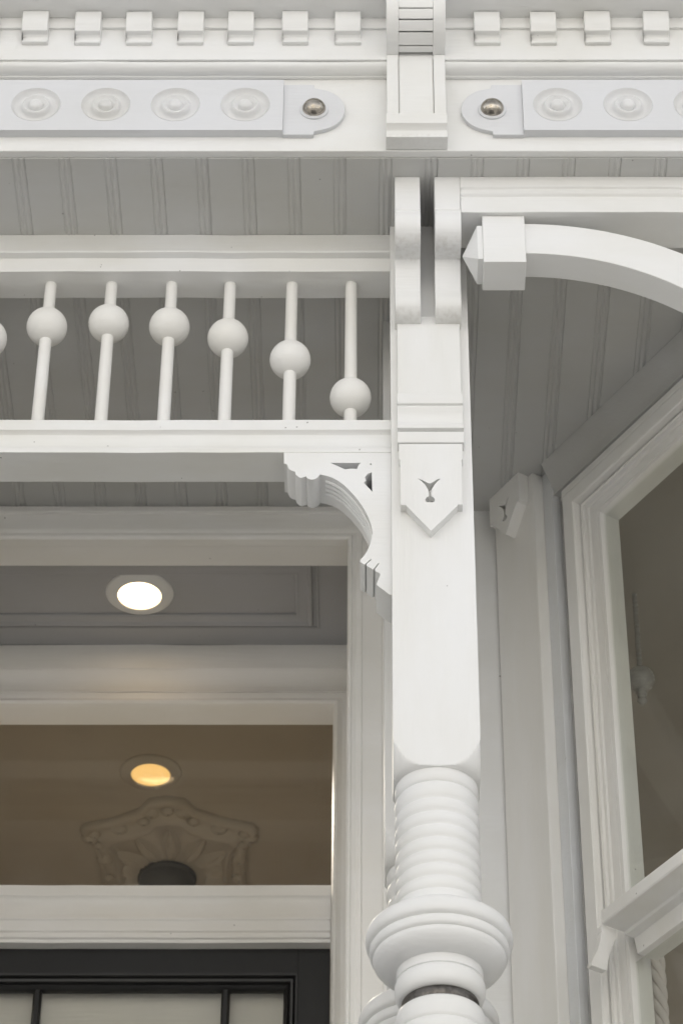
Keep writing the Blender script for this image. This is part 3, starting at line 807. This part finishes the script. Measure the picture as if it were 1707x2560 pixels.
def leaf(ang, l0, l1, w):
    ca, sa = math.cos(ang), math.sin(ang)
    V, Fc = [], []
    n = 6
    for i in range(n + 1):
        f = i / n; rr = l0 + (l1 - l0) * f; ww = w * math.sin(math.pi * (0.12 + 0.86 * f)) ** 0.8
        z = HZ - 0.008 - 0.013 * math.sin(math.pi * (0.1 + 0.85 * f))
        for s, zz in ((-1, HZ - 0.005), (-0.45, z), (0, z + 0.006), (0.45, z), (1, HZ - 0.005)):
            V.append((mx0 + ca * rr - sa * ww * s, my0 + sa * rr + ca * ww * s, zz))
    for i in range(n):
        for j in range(4): Fc.append((i * 5 + j, i * 5 + j + 1, (i + 1) * 5 + j + 1, (i + 1) * 5 + j))
    return V, Fc
for k in range(14):
    a = 2 * math.pi * (k + 0.5) / 14
    mk('plaster_leaf', leaf(a, 0.078, 0.125 + 0.075 * abs(math.sin(a)), 0.024), HALLP, md, sharp=60)
dm = thing('dome_lamp', (mx0 - 0.016, my0, HZ - 0.075), 'dark bronze bowl lamp in the middle of the ceiling rose', 'ceiling light')
mk('dome_rim', lathe([(0.066, HZ - 0.004), (0.072, HZ - 0.008), (0.072, HZ - 0.016), (0.066, HZ - 0.020)], mx0 - 0.016, my0, 40), BRONZE, dm)
mk('dome_shade', lathe([(0.067, HZ - 0.0195), (0.0675, HZ - 0.030), (0.063, HZ - 0.046), (0.052, HZ - 0.060), (0.034, HZ - 0.070), (0.012, HZ - 0.0745), (0.001, HZ - 0.075)], mx0 - 0.016, my0, 40), BRONZE, dm, sharp=60)

# ================================================================== BAY WINDOW
TH = R(57); BX, BY = 0.26, 4.545
ux, uy = math.cos(TH), -math.sin(TH); nx_, ny_ = -math.sin(TH), -math.cos(TH)
def B(u, o, z): return (BX + ux * u + nx_ * o, BY + uy * u + ny_ * o, z)
def bbox(u0, u1, o0, o1, z0, z1): return xf(box(u0, u1, o0, o1, z0, z1), B)
def bsweep_u(prof, u0, u1): return poly_prism([prof], u0, u1, lambda p, q, a: B(a, p, q))
def bvert(prof, z0, z1): return poly_prism([prof], z0, z1, lambda p, q, a: B(p, q, a))
BL = 1.0
bay = thing('bay_window', B(0.5, -0.05, FL), 'white angled bay window wall with sash window right of the posts', 'bay window')
W0, W1 = 0.2105, BL - 0.2105       # clear opening between the casings
HT = 3.772
wo = -0.045
# wall skin with the window opening
loops = [[(-0.04, FL), (BL, FL), (BL, ZC), (-0.04, ZC)], [(W0, 1.75), (W1, 1.75), (W1, HT), (W0, HT)], [(0.1545, FL + 0.05), (0.1700, FL + 0.05), (0.1700, 3.82), (0.1545, 3.82)]]
mk('wall', poly_prism(loops, wo - 0.07, wo, lambda p, q, a: B(p, a, q)), WHITE, bay)
# corner pilaster with pendant
mk('pilaster', bbox(-0.0105, 0.1235, wo, 0.0, FL, ZC - 0.0005), CREAMV, bay, bevel=0.0025)
mk('backing_board', bbox(0.1237, 0.1535, wo, -0.024, FL, ZC - 0.0007), BLUEW, bay, bevel=0.0015)
mk('pilaster', bbox(BL - 0.1235, BL - 0.0, wo, 0.0, FL, ZC - 0.0005), CREAMV, bay, bevel=0.0025)
sh = 0.62
pd = pendant_outline(0.006, 0.108, 0.0572)
zoff = 3.7700 - 3.1497
def pend_map(p, q, a): return B(p, a, q + zoff)
pd2 = [(x, min(z, 3.9 - zoff - 0.0008)) for x, z in pd]
hole2 = [[((x - 0.1016) * 0.95 + 0.0572, z) for x, z in PENDANT_HOLE[0]]]
pd2 = [(0.006, 3.2792), (0.006, 3.207), (0.014, 3.2065), (0.0572, 3.1497), (0.100, 3.2065), (0.108, 3.207), (0.108, 3.2792)]
hole2 = [[(x, 3.160 + (z - 3.2128) * 0.95 + 0.028) for x, z in hole2[0]]]
mk('pendant_board', poly_prism([pd2] + hole2, 0.0004, 0.024, pend_map), CREAMV, bay)
# cove under the ceiling
cv = [(wo, ZC - 0.001), (0.0, ZC - 0.001), (-0.006, 3.886), (-0.016, 3.868), (-0.024, 3.852), (-0.028, 3.840), (-0.028, 3.829), (wo, 3.829)]
mk('cove_moulding', bsweep_u(cv, 0.1540, BL - 0.124), CEIL, bay)
# window casing, stop, sash
def bfn(x, y, z): return B(x, -y, z)
def bsweep(prof, u0, u1, z0, z1, closed=True): return sweep_frame(prof, u0, u1, z0, z1, 0.0, fn=bfn, closed=closed)
# profile (a outward, b = proud), here b measured from o = 0
mk('casing', bsweep([(0.0, -0.075), (0.0, -0.033), (0.0025, -0.030), (0.0330, -0.030), (0.0352, -0.033), (0.0352, -0.0448), ], W0, W1, 1.75, HT, closed=True), CREAMV, bay, bevel=0.0006)
mk('head_casing', bbox(W0 - 0.035, W1 + 0.035, -0.0449, -0.0305, HT + 0.0356, 3.8245), CREAMV, bay, bevel=0.0008)
mk('stop_moulding', bsweep([(-0.024, -0.100), (-0.024, -0.0600), (-0.0185, -0.0585), (-0.0172, -0.0605), (-0.015, -0.0560), (-0.0095, -0.0545), (-0.0085, -0.0565), (-0.006, -0.0500), (-0.0003, -0.0490), (-0.0003, -0.100)], W0, W1, 1.75, HT), CREAMV, bay)
sash = mk('sash_frame', bsweep([(-0.0480, -0.105), (-0.0480, -0.0660), (-0.0465, -0.0600), (-0.0390, -0.0590), (-0.0380, -0.0615), (-0.037, -0.0590), (-0.0243, -0.0585), (-0.0243, -0.105)], W0, W1, 1.75, HT), CREAMV, bay)
G0, G1 = W0 + 0.047, W1 - 0.047
mk('pane', bbox(G0, G1, -0.073, -0.069, 2.738, HT - 0.047), GLASS, bay)
mk('pane', bbox(G0, G1, -0.075, -0.071, 1.80, 2.700), GLASS, bay)
br = mk('window_bar', bsweep_u([(-0.060, 2.7585), (0.0155, 2.7625), (0.0175, 2.7605), (0.0175, 2.7380), (0.0155, 2.7350), (-0.030, 2.7350), (-0.034, 2.7310), (-0.052, 2.7300), (-0.058, 2.700), (-0.10, 2.700), (-0.10, 2.7585)], 0.2820, BL - 0.282), CREAMV, bay, bevel=0.001)
horn = [(-0.014, 2.7345), (0.0170, 2.7345), (0.0175, 2.7220), (0.0165, 2.7200), (0.0180, 2.7180), (0.0215, 2.7000), (0.0285, 2.6800), (0.0390, 2.6600), (0.0440, 2.6470), (0.0425, 2.6440),
        (0.0120, 2.6440), (0.0095, 2.6480), (0.0065, 2.6650), (0.0005, 2.6850), (-0.0070, 2.7020), (-0.0125, 2.7180)]
for a in (0.2685, BL - 0.2815):
    mk('sash_horn', poly_prism([horn], a, a + 0.013, lambda p, q, s: B(s, p, q)), CREAMV, br, bevel=0.0012)
# front face of the bay, to the right of the picture
fx0, fy0, _ = B(BL, 0, 0)
tag(mk('bay_front_wall', join(box(fx0 + 0.002, XR, fy0 + 0.004, fy0 + 0.12, FL, 1.9), box(fx0 + 0.002, fx0 + 0.22, fy0 + 0.004, fy0 + 0.12, 1.9, 3.6), box(fx0 + 1.1, XR, fy0 + 0.004, fy0 + 0.12, 1.9, 3.6),
    box(fx0 + 0.002, XR, fy0 + 0.004, fy0 + 0.12, 3.6, ZC - 0.002)), WHITE), 'white front wall of the bay, outside the frame on the right', 'wall')
# room behind the bay
rm = struct(mk('room_wall', join(box(0.32, 0.36, 4.72, 8.0, FL, 4.0), box(XR - 0.1, XR, 3.9, 8.0, FL, 4.0), box(0.32, XR, 8.0, 8.1, 3.5, 4.0), box(0.32, XR, 8.0, 8.1, FL, 1.6)), ROOMP))
rc = [B(-0.03, -0.13, 0)[:2], B(BL + 0.05, -0.13, 0)[:2], (XR, fy0 + 0.12), (XR, 8.0), (0.34, 8.0)]
struct(mk('room_ceiling', prism_z(rc, 3.86, 3.92), ROOMP))
struct(mk('room_floor', prism_z(rc, FL - 0.05, FL - 0.001), WOOD))

# globe pendant and twisted curtain cord, just inside the bay glass
gp = thing('globe_pendant', (0.555, 4.786, 3.60), 'small pale globe pendant hanging inside the bay window', 'pendant lamp')
mk('rod', lathe([(0.0055, 3.66), (0.0050, 3.8595)], 0.555, 4.786, 12), OPAL, gp)
mk('globe', lathe([(max(0.0008, 0.029 * math.cos(R(a))), 3.635 + 0.029 * math.sin(R(a))) for a in range(-90, 91, 10)], 0.555, 4.786, 28, cap=False), OPAL, gp, sharp=180)
mk('finial', lathe([(0.010, 3.610), (0.011, 3.598), (0.008, 3.588), (0.011, 3.580), (0.004, 3.570)], 0.555, 4.786, 16), OPAL, gp)
cc = thing('curtain_cord', (0.517, 4.538, FL), 'thick twisted pale cord hanging behind the lower bay pane', 'cord')
for k in range(3):
    pts = []
    for i in range(130):
        z = 2.865 - i * 0.0055
        a = i * 0.36 + k * 2 * math.pi / 3
        pts.append((0.517 + 0.0075 * math.cos(a), 4.538 + 0.0075 * math.sin(a), z))
    mk('strand', tube(pts, 0.0078, 7), CURT, cc, sharp=180)
mk('knot', lathe([(0.004, 2.905), (0.012, 2.895), (0.016, 2.880), (0.013, 2.866), (0.006, 2.860)], 0.517, 4.538, 20), CURT, cc, sharp=180)

for o in scene.objects:
    if o.type == 'MESH' and o.parent is None and 'kind' not in o and 'label' not in o:
        print('UNLABELLED', o.name)
